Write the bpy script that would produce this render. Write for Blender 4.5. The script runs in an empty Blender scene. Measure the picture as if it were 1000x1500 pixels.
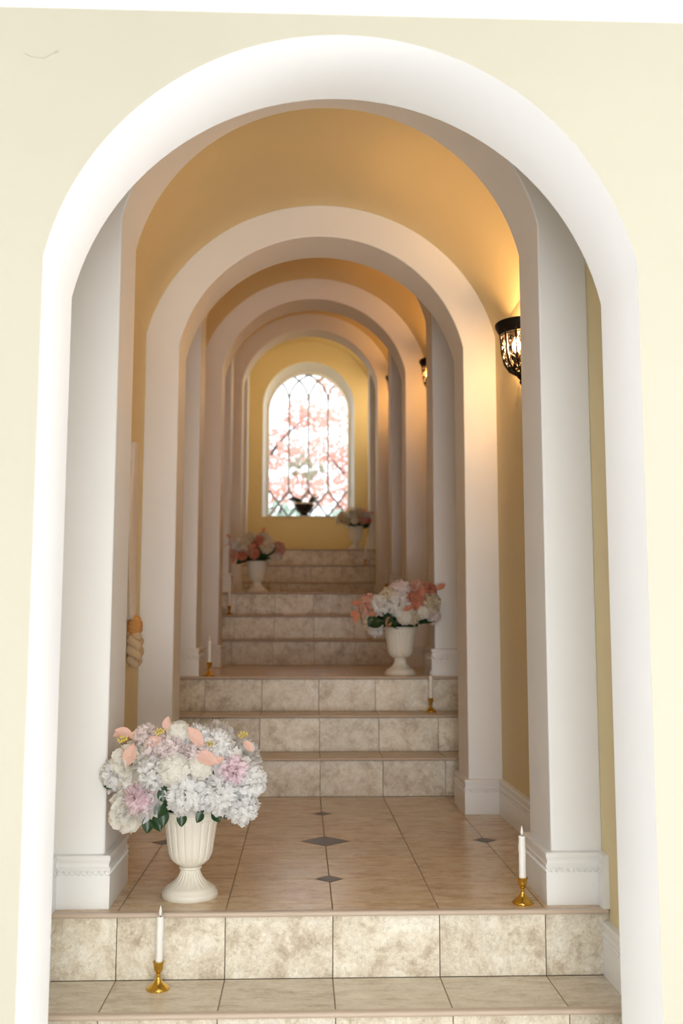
import bpy, bmesh, math, random
from math import sin, cos, pi, sqrt, radians, atan2, acos
from mathutils import Vector, Matrix

scn = bpy.context.scene
COL = scn.collection
rnd = random.Random(7)

# ---------------------------------------------------------------- camera
def make_camera():
    f, cx, H, d, pitch, yaw, roll = 1505.85, -0.09285, 0.7846, 3.04297, 0.117588, 0.0381575, 0.0011251
    cp, sp, cy, sy = cos(pitch), sin(pitch), cos(yaw), sin(yaw)
    F = Vector((sy * cp, cy * cp, sp)); R = Vector((cy, -sy, 0)); U = R.cross(F)
    c, s = cos(roll), sin(roll)
    R2 = c * R + s * U; U2 = -s * R + c * U
    cam = bpy.data.cameras.new('camera'); o = bpy.data.objects.new('camera', cam); COL.objects.link(o)
    cam.sensor_fit = 'HORIZONTAL'; cam.sensor_width = 24.0; cam.lens = f * 24.0 / 1000.0
    cam.clip_start = 0.02; cam.clip_end = 200
    cam.dof.use_dof = True; cam.dof.focus_distance = 3.2; cam.dof.aperture_fstop = 3.0
    m = Matrix((R2, U2, -F)).transposed().to_4x4()
    m.translation = Vector((cx, -d, H))
    o.matrix_world = m
    scn.camera = o
make_camera()

# ---------------------------------------------------------------- world, daylight, exposure
W = bpy.data.worlds.new('overcast_sky'); scn.world = W; W.use_nodes = True
_bg = W.node_tree.nodes['Background']
_bg.inputs[0].default_value = (0.88, 0.95, 1.0, 1)
_bg.inputs[1].default_value = 2.5

def area_light(name, loc, target, sx, sy, power, color):
    l = bpy.data.lights.new(name, 'AREA'); l.shape = 'RECTANGLE'; l.size = sx; l.size_y = sy
    l.energy = power; l.color = color
    o = bpy.data.objects.new(name, l); COL.objects.link(o); o.location = loc
    o.rotation_euler = (Vector(target) - Vector(loc)).to_track_quat('-Z', 'Y').to_euler()
    return o
# added lamp for daylight from behind the photographer, outside the unseen doorway
area_light('foyer_daylight', (0.15, -4.9, 0.15), (0, -0.6, 0.9), 1.4, 1.2, 74, (1.0, 0.985, 0.97))

# added lamps outside the unseen side openings, brightening the arch reveals
area_light('added_side_daylight_right', (3.9, -1.75, 0.25), (0, -0.9, 0.6), 1.5, 1.5, 122, (0.93, 0.97, 1.0))
area_light('added_side_daylight_left', (-3.9, -1.75, 0.25), (0, -0.9, 0.6), 1.5, 1.5, 54, (0.95, 0.975, 1.0))

scn.view_settings.view_transform = 'Standard'
scn.view_settings.look = 'None'
scn.view_settings.gamma = 1.0
scn.view_settings.use_curve_mapping = False
scn.view_settings.exposure = 0.14

BULB_STRENGTH = (1500.0, 950.0, 900.0, 2700.0)       # radiance of the lit candle bulbs
BULB_COL = ((1.0, 0.57, 0.24, 1), (1.0, 0.46, 0.12, 1), (1.0, 0.46, 0.12, 1), (1.0, 0.74, 0.42, 1))

# ---------------------------------------------------------------- dimensions (metres, landing 0 = z 0, y = 0 at the first visible riser)
T = 0.305                 # tile pitch
H_ = 0.184625             # riser height
TR = 0.253773             # tread depth
A_ = 2.05558              # landing depth
P_ = A_ + 2 * TR          # one bay
LV = 3 * H_               # rise of one flight
WIN, RIN = 0.652, 0.668   # half width / arc radius of the arches
WOUT, ROUT = 0.803, 0.829 # half width / arc radius of the corridor and its vault
XO = [-0.008, -0.016, -0.026, -0.032]
Y_BACK = 9.55

# ---------------------------------------------------------------- helpers
def s2l(c):
    return tuple(((v / 255) / 12.92 if v / 255 <= 0.04045 else ((v / 255 + 0.055) / 1.055) ** 2.4) for v in c) + (1,)

class NT:
    def __init__(self, name):
        self.m = bpy.data.materials.new(name); self.m.use_nodes = True
        self.t = self.m.node_tree; self.t.nodes.clear()
        self.out = self.t.nodes.new('ShaderNodeOutputMaterial')
    def n(self, typ, **kw):
        nd = self.t.nodes.new(typ)
        for k, v in kw.items():
            if k.startswith('i_'):
                nd.inputs[k[2:].replace('_', ' ')].default_value = v
            else:
                setattr(nd, k, v)
        return nd
    def l(self, a, b): self.t.links.new(a, b)

def bsdf(nt, color=(0.8, 0.8, 0.8, 1), rough=0.5, metal=0.0, spec=0.5):
    b = nt.n('ShaderNodeBsdfPrincipled')
    b.inputs['Base Color'].default_value = color
    b.inputs['Roughness'].default_value = rough
    b.inputs['Metallic'].default_value = metal
    b.inputs['Specular IOR Level'].default_value = spec
    nt.l(b.outputs[0], nt.out.inputs[0])
    return b

def ramp(nt, fac, stops, interp='LINEAR'):
    r = nt.n('ShaderNodeValToRGB'); e = r.color_ramp
    e.interpolation = interp
    while len(e.elements) < len(stops): e.elements.new(0.5)
    for el, (p, c) in zip(e.elements, stops):
        el.position = p; el.color = c if len(c) == 4 else tuple(c) + (1,)
    nt.l(fac, r.inputs[0]); return r.outputs[0]

def mixc(nt, fac, a, b, mode='MIX'):
    m = nt.n('ShaderNodeMix', data_type='RGBA', blend_type=mode)
    for sock, v in ((m.inputs[0], fac), (m.inputs[6], a), (m.inputs[7], b)):
        if isinstance(v, (int, float)): sock.default_value = v
        elif isinstance(v, tuple): sock.default_value = v
        else: nt.l(v, sock)
    return m.outputs[2]

def paint(name, col, rough=0.6, bump=0.05, spec=0.3):
    nt = NT(name); b = bsdf(nt, col, rough, 0, spec)
    tc = nt.n('ShaderNodeTexCoord')
    n1 = nt.n('ShaderNodeTexNoise', i_Scale=1.7, i_Detail=4.0); nt.l(tc.outputs['Object'], n1.inputs['Vector'])
    c = mixc(nt, n1.outputs[0], tuple(v * 0.95 for v in col[:3]) + (1,), tuple(min(1, v * 1.04) for v in col[:3]) + (1,))
    nt.l(c, b.inputs['Base Color'])
    n2 = nt.n('ShaderNodeTexNoise', i_Scale=140.0, i_Detail=3.0); nt.l(tc.outputs['Object'], n2.inputs['Vector'])
    bp = nt.n('ShaderNodeBump', i_Strength=bump, i_Distance=0.002); nt.l(n2.outputs[0], bp.inputs['Height'])
    nt.l(bp.outputs[0], b.inputs['Normal'])
    return nt.m

def plain(name, col, rough=0.5, metal=0.0, spec=0.5, var=0.06, scale=9.0):
    nt = NT(name); b = bsdf(nt, col, rough, metal, spec)
    tc = nt.n('ShaderNodeTexCoord')
    n1 = nt.n('ShaderNodeTexNoise', i_Scale=scale, i_Detail=3.0); nt.l(tc.outputs['Object'], n1.inputs['Vector'])
    c = mixc(nt, n1.outputs[0], tuple(v * (1 - var) for v in col[:3]) + (1,), tuple(min(1, v * (1 + var)) for v in col[:3]) + (1,))
    nt.l(c, b.inputs['Base Color'])
    return nt.m

def tile_mat(name, base, light, dark, rough, stretch, vein):
    nt = NT(name); b = bsdf(nt, base, rough, 0, 0.5)
    tc = nt.n('ShaderNodeTexCoord'); oi = nt.n('ShaderNodeObjectInfo')
    mul = nt.n('ShaderNodeMath', operation='MULTIPLY'); nt.l(oi.outputs['Random'], mul.inputs[0]); mul.inputs[1].default_value = 37.0
    add = nt.n('ShaderNodeVectorMath', operation='ADD'); nt.l(tc.outputs['Object'], add.inputs[0]); nt.l(mul.outputs[0], add.inputs[1])
    mp = nt.n('ShaderNodeMapping'); nt.l(add.outputs[0], mp.inputs[0]); mp.inputs['Scale'].default_value = stretch
    v = mp.outputs[0]
    n1 = nt.n('ShaderNodeTexNoise', i_Scale=12.0, i_Detail=10.0, i_Roughness=0.78, i_Distortion=0.15); nt.l(v, n1.inputs['Vector'])
    n2 = nt.n('ShaderNodeTexNoise', i_Scale=75.0, i_Detail=6.0, i_Roughness=0.75); nt.l(v, n2.inputs['Vector'])
    n3 = nt.n('ShaderNodeTexNoise', i_Scale=11.0, i_Detail=12.0, i_Roughness=0.85, i_Distortion=0.4); nt.l(v, n3.inputs['Vector'])
    c1 = ramp(nt, n1.outputs[0], [(0.35, dark), (0.485, base), (0.605, light)])
    sp = ramp(nt, n2.outputs[0], [(0.36, (0.52, 0.48, 0.43)), (0.47, (1, 1, 1))])
    c2 = mixc(nt, 0.45, c1, sp, 'MULTIPLY')
    vn = ramp(nt, n3.outputs[0], [(0.46, (0, 0, 0)), (0.5, (1, 1, 1)), (0.54, (0, 0, 0))])
    vm = nt.n('ShaderNodeMath', operation='MULTIPLY'); nt.l(vn, vm.inputs[0]); vm.inputs[1].default_value = vein
    c3 = mixc(nt, vm.outputs[0], c2, dark)
    tint = ramp(nt, oi.outputs['Random'], [(0.0, (0.93, 0.92, 0.91)), (1.0, (1.04, 1.03, 1.0))])
    c4 = mixc(nt, 1.0, c3, tint, 'MULTIPLY')
    nt.l(c4, b.inputs['Base Color'])
    bp = nt.n('ShaderNodeBump', i_Strength=0.12, i_Distance=0.002); nt.l(n2.outputs[0], bp.inputs['Height']); nt.l(bp.outputs[0], b.inputs['Normal'])
    return nt.m

def petal_mat(name, c0, c1, transl=0.3):
    """petals: c0 at the base of the noise, c1 at its top, a little light through them"""
    nt = NT(name)
    tc = nt.n('ShaderNodeTexCoord')
    n = nt.n('ShaderNodeTexNoise', i_Scale=26.0, i_Detail=3.0); nt.l(tc.outputs['Object'], n.inputs['Vector'])
    c = ramp(nt, n.outputs[0], [(0.35, c0), (0.65, c1)])
    d = nt.n('ShaderNodeBsdfDiffuse'); tr = nt.n('ShaderNodeBsdfTranslucent')
    nt.l(c, d.inputs[0]); nt.l(c, tr.inputs[0])
    m = nt.n('ShaderNodeMixShader'); m.inputs[0].default_value = transl
    nt.l(d.outputs[0], m.inputs[1]); nt.l(tr.outputs[0], m.inputs[2]); nt.l(m.outputs[0], nt.out.inputs[0])
    return nt.m

M = {}
M['cream'] = paint('cream_wall_paint', (0.495, 0.462, 0.37, 1), 0.65)  # darker than the corridor's cream, to offset excess daylight on the front wall
M['gold'] = paint('deep_cream_corridor_paint', (0.74, 0.625, 0.37, 1), 0.65)
M['white'] = paint('white_trim_paint', (0.85, 0.845, 0.84, 1), 0.5, 0.03)
M['base'] = paint('baseboard_gloss_paint', (0.85, 0.845, 0.835, 1), 0.35, 0.02, 0.5)
M['ceil'] = paint('white_ceiling_paint', (0.84, 0.83, 0.81, 1), 0.7)
M['riser'] = tile_mat('riser_tile_stone', s2l((228, 219, 200)), s2l((242, 237, 224)), s2l((180, 163, 139)), 0.4, (1, 1, 1), 0.42)
M['floor'] = tile_mat('floor_tile_stone', s2l((217, 189, 151)), s2l((228, 206, 174)), s2l((178, 145, 108)), 0.2, (0.75, 2.2, 1), 0.22)
M['tread'] = tile_mat('tread_tile_stone', s2l((224, 213, 194)), s2l((236, 228, 212)), s2l((192, 176, 154)), 0.35, (0.8, 2.0, 1), 0.25)
M['inlay'] = tile_mat('inlay_dark_stone', s2l((74, 56, 48)), s2l((92, 72, 62)), s2l((48, 36, 31)), 0.35, (1, 1, 1), 0.2)
M['foyer'] = plain('pale_foyer_floor', (0.62, 0.60, 0.57, 1), 0.4)
M['scuff'] = plain('grey_wall_scuff', s2l((176, 170, 150)), 0.9)
M['grout'] = plain('tile_grout', s2l((150, 134, 114)), 0.9, 0, 0.1)
M['nosing'] = plain('stair_nosing_strip', s2l((203, 184, 166)), 0.35)
M['urn'] = plain('urn_cream_resin', s2l((238, 232, 218)), 0.45, 0, 0.4, 0.02)
M['soil'] = plain('dark_foam', s2l((40, 44, 34)), 0.9)
M['pw'] = petal_mat('white_petal', (0.965, 0.955, 0.94), (0.985, 0.975, 0.965), 0.48)
M['pp'] = petal_mat('pink_petal', (0.97, 0.76, 0.82), (0.98, 0.89, 0.92), 0.48)
M['pi'] = petal_mat('ivory_petal', (0.965, 0.935, 0.86), (0.98, 0.965, 0.92), 0.48)
M['pb'] = petal_mat('blush_petal', (0.97, 0.86, 0.85), (0.98, 0.93, 0.92), 0.48)
M['pc'] = petal_mat('coral_petal', (0.90, 0.50, 0.40), (0.94, 0.72, 0.63), 0.4)
M['pk'] = petal_mat('rust_coral_petal', (0.74, 0.28, 0.17), (0.86, 0.46, 0.33), 0.4)
M['pr'] = petal_mat('dusky_coral_petal', (0.84, 0.47, 0.36), (0.90, 0.66, 0.55), 0.4)
M['pv'] = petal_mat('warm_cream_petal', (0.88, 0.77, 0.58), (0.92, 0.86, 0.72), 0.4)
M['stamen'] = plain('yellow_stamen', s2l((228, 205, 110)), 0.7)
M['leaf'] = plain('green_leaf', s2l((32, 62, 28)), 0.35, 0, 0.5, 0.25, 30)
M['stem'] = plain('brown_stem', s2l((92, 60, 44)), 0.7)
M['wax'] = plain('white_candle_wax', s2l((240, 238, 232)), 0.4, 0, 0.4, 0.01)
M['wick'] = plain('dark_wick', s2l((40, 34, 30)), 0.8)
M['brass'] = plain('polished_brass', s2l((222, 180, 84)), 0.15, 1.0, 0.5, 0.05)
M['iron'] = plain('black_wrought_iron', s2l((30, 24, 21)), 0.5, 0.6, 0.4)
M['blackpot'] = plain('black_glazed_pot', s2l((26, 22, 26)), 0.25)
M['lead'] = plain('grey_lead_came', s2l((176, 174, 176)), 0.5)
M['winwhite'] = paint('window_white_paint', (0.92, 0.925, 0.93, 1), 0.45, 0.02)
M['rope'] = plain('orange_cord', s2l((206, 150, 88)), 0.8)
M['knot'] = plain('tan_braided_cord', s2l((206, 182, 148)), 0.8)
M['cloth'] = petal_mat('pale_drape_cloth', (0.88, 0.80, 0.72), (0.90, 0.84, 0.77), 0.15)
M['bark'] = plain('tree_bark', s2l((96, 88, 92)), 0.9)
M['outground'] = plain('garden_ground', s2l((150, 158, 140)), 0.95)
M['orchid'] = petal_mat('orchid_white_petal', (0.93, 0.93, 0.86), (0.96, 0.96, 0.92), 0.6)
M['autumn'] = petal_mat('autumn_leaves', (0.84, 0.45, 0.38), (0.91, 0.64, 0.56), 0.5)
M['hedge'] = petal_mat('garden_green_leaves', (0.42, 0.52, 0.42), (0.62, 0.70, 0.62), 0.4)
def _emit(name, col, st):
    nt = NT(name); e = nt.n('ShaderNodeEmission'); e.inputs[0].default_value = col; e.inputs[1].default_value = st
    nt.l(e.outputs[0], nt.out.inputs[0]); return nt.m
for _k in range(4): M['bulb%d' % _k] = _emit('lit_bulb', BULB_COL[_k], BULB_STRENGTH[_k])
def _glass():
    nt = NT('window_glass'); t = nt.n('ShaderNodeBsdfTransparent'); g = nt.n('ShaderNodeBsdfGlossy'); g.inputs[1].default_value = 0.02
    t.inputs[0].default_value = (0.96, 0.975, 0.98, 1)
    fr = nt.n('ShaderNodeFresnel'); fr.inputs[0].default_value = 1.3
    m = nt.n('ShaderNodeMixShader'); nt.l(fr.outputs[0], m.inputs[0]); nt.l(t.outputs[0], m.inputs[1]); nt.l(g.outputs[0], m.inputs[2])
    nt.l(m.outputs[0], nt.out.inputs[0]); return nt.m
M['glass'] = _glass()

def link(name, me, mats=None, parent=None, loc=None, smooth=None):
    o = bpy.data.objects.new(name, me); COL.objects.link(o)
    if mats is not None and not me.materials:
        for m in (mats if isinstance(mats, (list, tuple)) else [mats]): me.materials.append(m)
    if parent: o.parent = parent
    if loc is not None: o.location = loc
    if smooth is not None:
        me.polygons.foreach_set('use_smooth', [True] * len(me.polygons))
        if smooth < 180: me.set_sharp_from_angle(angle=radians(smooth))
    return o

def bm2me(name, bm, recalc=True):
    if recalc: bmesh.ops.recalc_face_normals(bm, faces=bm.faces)
    me = bpy.data.meshes.new(name); bm.to_mesh(me); bm.free(); return me

def obj(name, bm, mats, parent=None, loc=None, smooth=None, recalc=True):
    return link(name, bm2me(name, bm, recalc), mats, parent, loc, smooth)

def empty(name, loc=(0, 0, 0)):
    o = bpy.data.objects.new(name, None); COL.objects.link(o); o.location = loc; o.empty_display_size = 0.05; return o

def tag(o, label=None, cat=None, group=None, kind=None):
    if label: o['label'] = label
    if cat: o['category'] = cat
    if group: o['group'] = group
    if kind: o['kind'] = kind
    return o

def box(bm, x0, x1, y0, y1, z0, z1, mi=0):
    v = [bm.verts.new(p) for p in ((x0, y0, z0), (x1, y0, z0), (x1, y1, z0), (x0, y1, z0), (x0, y0, z1), (x1, y0, z1), (x1, y1, z1), (x0, y1, z1))]
    fs = []
    for q in ((0, 3, 2, 1), (4, 5, 6, 7), (0, 1, 5, 4), (1, 2, 6, 5), (2, 3, 7, 6), (3, 0, 4, 7)):
        f = bm.faces.new([v[i] for i in q]); f.material_index = mi; fs.append(f)
    return fs

def tube(bm, pts, r, n=6, closed=False, cap=True):
    pts = [Vector(p) for p in pts]; rings = []
    N = len(pts)
    prev = None
    for i, p in enumerate(pts):
        if closed: d = pts[(i + 1) % N] - pts[i - 1]
        else: d = pts[min(i + 1, N - 1)] - pts[max(i - 1, 0)]
        d.normalize()
        if prev is None:
            a = d.cross(Vector((0, 0, 1)))
            if a.length < 1e-3: a = d.cross(Vector((1, 0, 0)))
        else:
            a = prev - d * prev.dot(d)
        a.normalize(); prev = a; b = d.cross(a)
        rr = r[i] if isinstance(r, (list, tuple)) else r
        rings.append([bm.verts.new(p + a * (rr * cos(2 * pi * k / n)) + b * (rr * sin(2 * pi * k / n))) for k in range(n)])
    for i in range(N if closed else N - 1):
        A, B = rings[i], rings[(i + 1) % N]
        for k in range(n): bm.faces.new((A[k], A[(k + 1) % n], B[(k + 1) % n], B[k]))
    if cap and not closed:
        bm.faces.new(rings[0]); bm.faces.new(list(reversed(rings[-1])))

def lathe(bm, prof, n=32, mod=None, center=(0, 0, 0), a0=0.0, a1=2 * pi):
    """prof = [(r,z)]; mod(i, angle) scales the radius"""
    full = abs(a1 - a0 - 2 * pi) < 1e-6
    m = n if full else n + 1
    rings = []
    for i, (r, z) in enumerate(prof):
        if r < 1e-6:
            rings.append([bm.verts.new((center[0], center[1], center[2] + z))])
        else:
            row = []
            for k in range(m):
                a = a0 + (a1 - a0) * k / n
                rr = r * (mod(i, a) if mod else 1)
                row.append(bm.verts.new((center[0] + rr * cos(a), center[1] + rr * sin(a), center[2] + z)))
            rings.append(row)
    for A, B in zip(rings, rings[1:]):
        for k in range(n):
            k2 = (k + 1) % m
            if len(A) == 1 and len(B) == 1: continue
            if len(A) == 1: bm.faces.new((A[0], B[k2], B[k]))
            elif len(B) == 1: bm.faces.new((A[k], A[k2], B[0]))
            else: bm.faces.new((A[k], A[k2], B[k2], B[k]))

def ellipsoid(bm, c, r, rot=None, u=8, v=5):
    mat = Matrix.Translation(c) @ (rot.to_4x4() if rot else Matrix.Identity(4)) @ Matrix.Diagonal((r[0], r[1], r[2], 1))
    bmesh.ops.create_uvsphere(bm, u_segments=u, v_segments=v, radius=1, matrix=mat)

# ================================================================ STRUCTURE
def arch_profile(w, r, zc, z0, xo, n=40):
    """legs and arc, left to right"""
    zs = zc + sqrt(max(0, r * r - w * w)); a = acos(max(-1, min(1, w / r)))
    pts = [(xo - w, z0)]
    pts += [(xo - w, z0 + (zs - z0) * k / 4) for k in range(1, 4)]
    for k in range(n + 1):
        t = (pi - a) - (pi - 2 * a) * k / n
        pts.append((xo + r * cos(t), zc + r * sin(t)))
    pts += [(xo + w, z0 + (zs - z0) * k / 4) for k in (3, 2, 1)]
    pts.append((xo + w, z0))
    return pts

def ring_solid(bm, inner, outer, y0, y1, mats=(0, 0, 0, 0)):
    """solid between two matching profiles, extruded y0..y1; mats: front, back, inner, outer"""
    I0 = [bm.verts.new((x, y0, z)) for x, z in inner]; I1 = [bm.verts.new((x, y1, z)) for x, z in inner]
    O0 = [bm.verts.new((x, y0, z)) for x, z in outer]; O1 = [bm.verts.new((x, y1, z)) for x, z in outer]
    for i in range(len(inner) - 1):
        for q, m in (((I0[i], I0[i + 1], O0[i + 1], O0[i]), mats[0]), ((I1[i], O1[i], O1[i + 1], I1[i + 1]), mats[1]),
                     ((I0[i], I1[i], I1[i + 1], I0[i + 1]), mats[2]), ((O0[i], O0[i + 1], O1[i + 1], O1[i]), mats[3])):
            f = bm.faces.new(q); f.material_index = m
    for i in (0, -1):
        f = bm.faces.new((I0[i], O0[i], O1[i], I1[i])); f.material_index = mats[3]

# ---- front wall with the big arch
def front_wall():
    zc, r, w = 1.457, 0.667, 0.652
    bm = bmesh.new(); xo = -0.006; y0, y1 = -0.87, -0.59; ztop, zb, X = 3.2, -LV, 3.2
    ia = arch_profile(w, r, zc, zb, xo, 48)
    arc = ia[4:-4]
    inner = [ia[0]] + arc + [ia[-1]]
    outer = [(-X, zb)] + [(-X + 2 * X * k / (len(arc) - 1), ztop) for k in range(len(arc))] + [(X, zb)]
    # front and back face as strips: legs + top
    for y, flip in ((y0, 0), (y1, 1)):
        top = [bm.verts.new((x, y, ztop)) for x, z in arc]; av = [bm.verts.new((x, y, z)) for x, z in arc]
        for i in range(len(arc) - 1): bm.faces.new((av[i], av[i + 1], top[i + 1], top[i]))
        for s, e in ((-1, 0), (1, -1)):
            zs = arc[e][1]
            c = [(s * X, zb), (xo + s * w, zb), (xo + s * w, zs), (xo + s * w, ztop), (s * X, ztop)]
            bm.faces.new([bm.verts.new((x, y, z)) for x, z in c])
    for i in range(len(inner) - 1):
        (xa, za), (xb, zb2) = inner[i], inner[i + 1]
        f = bm.faces.new([bm.verts.new(p) for p in ((xa, y0, za), (xb, y0, zb2), (xb, y1, zb2), (xa, y1, za))]); f.material_index = 1
    for q in (((-X, y0, ztop), (X, y0, ztop), (X, y1, ztop), (-X, y1, ztop)), ((-X, y0, zb), (-X, y1, zb), (-X, y1, ztop), (-X, y0, ztop)), ((X, y0, zb), (X, y1, zb), (X, y1, ztop), (X, y0, ztop))):
        bm.faces.new([bm.verts.new(p) for p in q])
    bmesh.ops.remove_doubles(bm, verts=bm.verts, dist=1e-5)
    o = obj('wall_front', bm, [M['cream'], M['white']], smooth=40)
    tag(o, 'cream foyer wall with the large white-lined arched opening', 'wall', kind='structure')
front_wall()
bm = bmesh.new(); ellipsoid(bm, (-0.646, -0.8705, 2.068), (0.0075, 0.0008, 0.0026), Matrix.Rotation(-0.5, 3, 'Y'), 8, 5); tube(bm, [(-0.652, -0.8705, 2.065), (-0.672, -0.8705, 2.052), (-0.70, -0.8705, 2.055), (-0.715, -0.8705, 2.063)], 0.0006, 4)
obj('scuff_mark', bm, M['scuff'], bpy.data.objects['wall_front'])

# ---- foyer shell
bm = bmesh.new(); box(bm, -3.4, 3.4, -4.7, -0.508, -LV - 0.15, -LV)
tag(obj('floor', bm, M['foyer']), 'stone foyer floor in front of the lowest step', 'floor', kind='structure')
bm = bmesh.new(); box(bm, -3.4, 3.4, -4.7, -0.87, 2.172, 2.30)
tag(obj('ceiling', bm, M['ceil']), 'white foyer ceiling above the cream wall', 'ceiling', kind='structure')
for sgn, nm in ((-1, 'left'), (1, 'right')):
    bm = bmesh.new(); xa, xb = sorted((3.2 * sgn, 3.4 * sgn))
    box(bm, xa, xb, -4.5, -2.2, -LV, 2.172); box(bm, xa, xb, -2.2, -0.87, 1.8, 2.172); box(bm, xa, xb, -2.2, -0.87, -LV, -LV + 0.12)  # unseen walls, openings placed to send side light onto the reveals
    tag(obj('wall_%s_foyer' % nm, bm, M['white']), 'unseen white %s foyer side wall, opening shaped to steer added daylight' % nm, 'wall', kind='structure')
bm = bmesh.new()
for q in ((-3.4, -0.6), (0.9, 3.4)): box(bm, q[0], q[1], -4.7, -4.5, -LV, 2.3)  # unseen piers added to cut frontal daylight on the front wall
tag(obj('wall_foyer_baffle', bm, M['white']), 'unseen foyer wall behind the camera, doorway shaped to limit frontal daylight', 'wall', kind='structure')

# ---- corridor walls and vaults, one rise per bay
def zc_out(k): return 1.945 + LV * k
def z_spring(k): return zc_out(k) + sqrt(ROUT ** 2 - WOUT ** 2)
def bay_y(k):
    y0 = -0.59 if k == 0 else 1.845 + P_ * (k - 1)
    y1 = Y_BACK if k == 3 else 1.845 + P_ * k
    return y0, y1
for side, nm in ((-1, 'wall_left'), (1, 'wall_right')):
    bm = bmesh.new()
    for k in range(4):
        y0, y1 = bay_y(k); xi = XO[k] + side * WOUT; xo_ = xi + side * 0.12
        box(bm, min(xi, xo_), max(xi, xo_), y0, y1, LV * (k - 1) - 0.3, z_spring(k))
    tag(obj(nm, bm, M['gold']), 'cream %s side wall of the arched stair corridor' % ('left' if side < 0 else 'right'), 'wall', kind='structure')
for k in range(4):
    y0, y1 = bay_y(k)
    bm = bmesh.new()
    a = acos(WOUT / ROUT)
    def arc(r, kk, n=40, dz=0): return [(XO[k] + r * cos(pi - a - (pi - 2 * a) * i / n), zc_out(kk) + dz + r * sin(pi - a - (pi - 2 * a) * i / n)) for i in range(n + 1)]
    ring_solid(bm, arc(ROUT, k), arc(ROUT + 0.12, k), y0, y1)
    if k < 3:
        ring_solid(bm, arc(ROUT + 0.001, k), arc(ROUT + 0.12, k + 1), y1 - 0.05, y1 - 0.001)
    o = obj('ceiling_vault', bm, M['gold'], smooth=40)
    tag(o, ['barrel vault over the lowest landing, nearest the foyer', 'barrel vault over the second landing', 'barrel vault over the third landing', 'barrel vault over the top landing before the window'][k], 'vault', kind='structure')

# ---- baseboards
BB = [(0.0, 0.0), (0.020, 0.0), (0.020, 0.090), (0.0185, 0.0935), (0.0185, 0.1045), (0.021, 0.1085), (0.021, 0.113), (0.0165, 0.118), (0.0165, 0.127), (0.019, 0.132), (0.021, 0.138), (0.021, 0.144), (0.018, 0.148), (0.0, 0.150)]
def baseboard(path, z, parent, rope=True, rope_step=0.016):
    """path: plan polyline, the board stands out on its left; mitred corners"""
    P = [Vector((x, y)) for x, y in path]; N = len(P)
    nrm = []
    for i in range(N):
        ds = []
        if i > 0: ds.append((P[i] - P[i - 1]).normalized())
        if i < N - 1: ds.append((P[i + 1] - P[i]).normalized())
        ns = [Vector((-d.y, d.x)) for d in ds]
        if len(ns) == 1: nrm.append(ns[0])
        else:
            b = (ns[0] + ns[1]).normalized(); nrm.append(b / max(0.3, b.dot(ns[0])))
    bm = bmesh.new(); rows = []
    for i in range(N):
        rows.append([bm.verts.new((P[i].x + nrm[i].x * o, P[i].y + nrm[i].y * o, z + h)) for o, h in BB])
    for A, B in zip(rows, rows[1:]):
        for j in range(len(BB) - 1): bm.faces.new((A[j], B[j], B[j + 1], A[j + 1]))
        bm.faces.new((A[-1], B[-1], B[0], A[0]))
    bm.faces.new(rows[0]); bm.faces.new(list(reversed(rows[-1])))
    o = obj('baseboard', bm, M['base'], parent, smooth=35)
    if rope:
        bm = bmesh.new()
        for i in range(N - 1):
            a = P[i] + nrm[i] * 0.019; b = P[i + 1] + nrm[i + 1] * 0.019; d = (b - a); L = d.length
            if L < 0.01: continue
            d.normalize(); n = Vector((-d.y, d.x)); cnt = max(1, int(L / rope_step))
            for q in range(cnt):
                c = a + d * (L * (q + 0.5) / cnt)
                ax = Vector((d.x * 0.8, d.y * 0.8, 0.6)).normalized(); nn = Vector((n.x, n.y, 0)); up = nn.cross(ax)
                rot = Matrix((ax, up, nn)).transposed()
                ellipsoid(bm, (c.x, c.y, z + 0.099), (rope_step * 0.62, rope_step * 0.30, 0.0035), rot, 6, 4)
        r = obj('rope_moulding', bm, M['base'], parent, smooth=180); r['kind'] = 'stuff'
    return o

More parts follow.
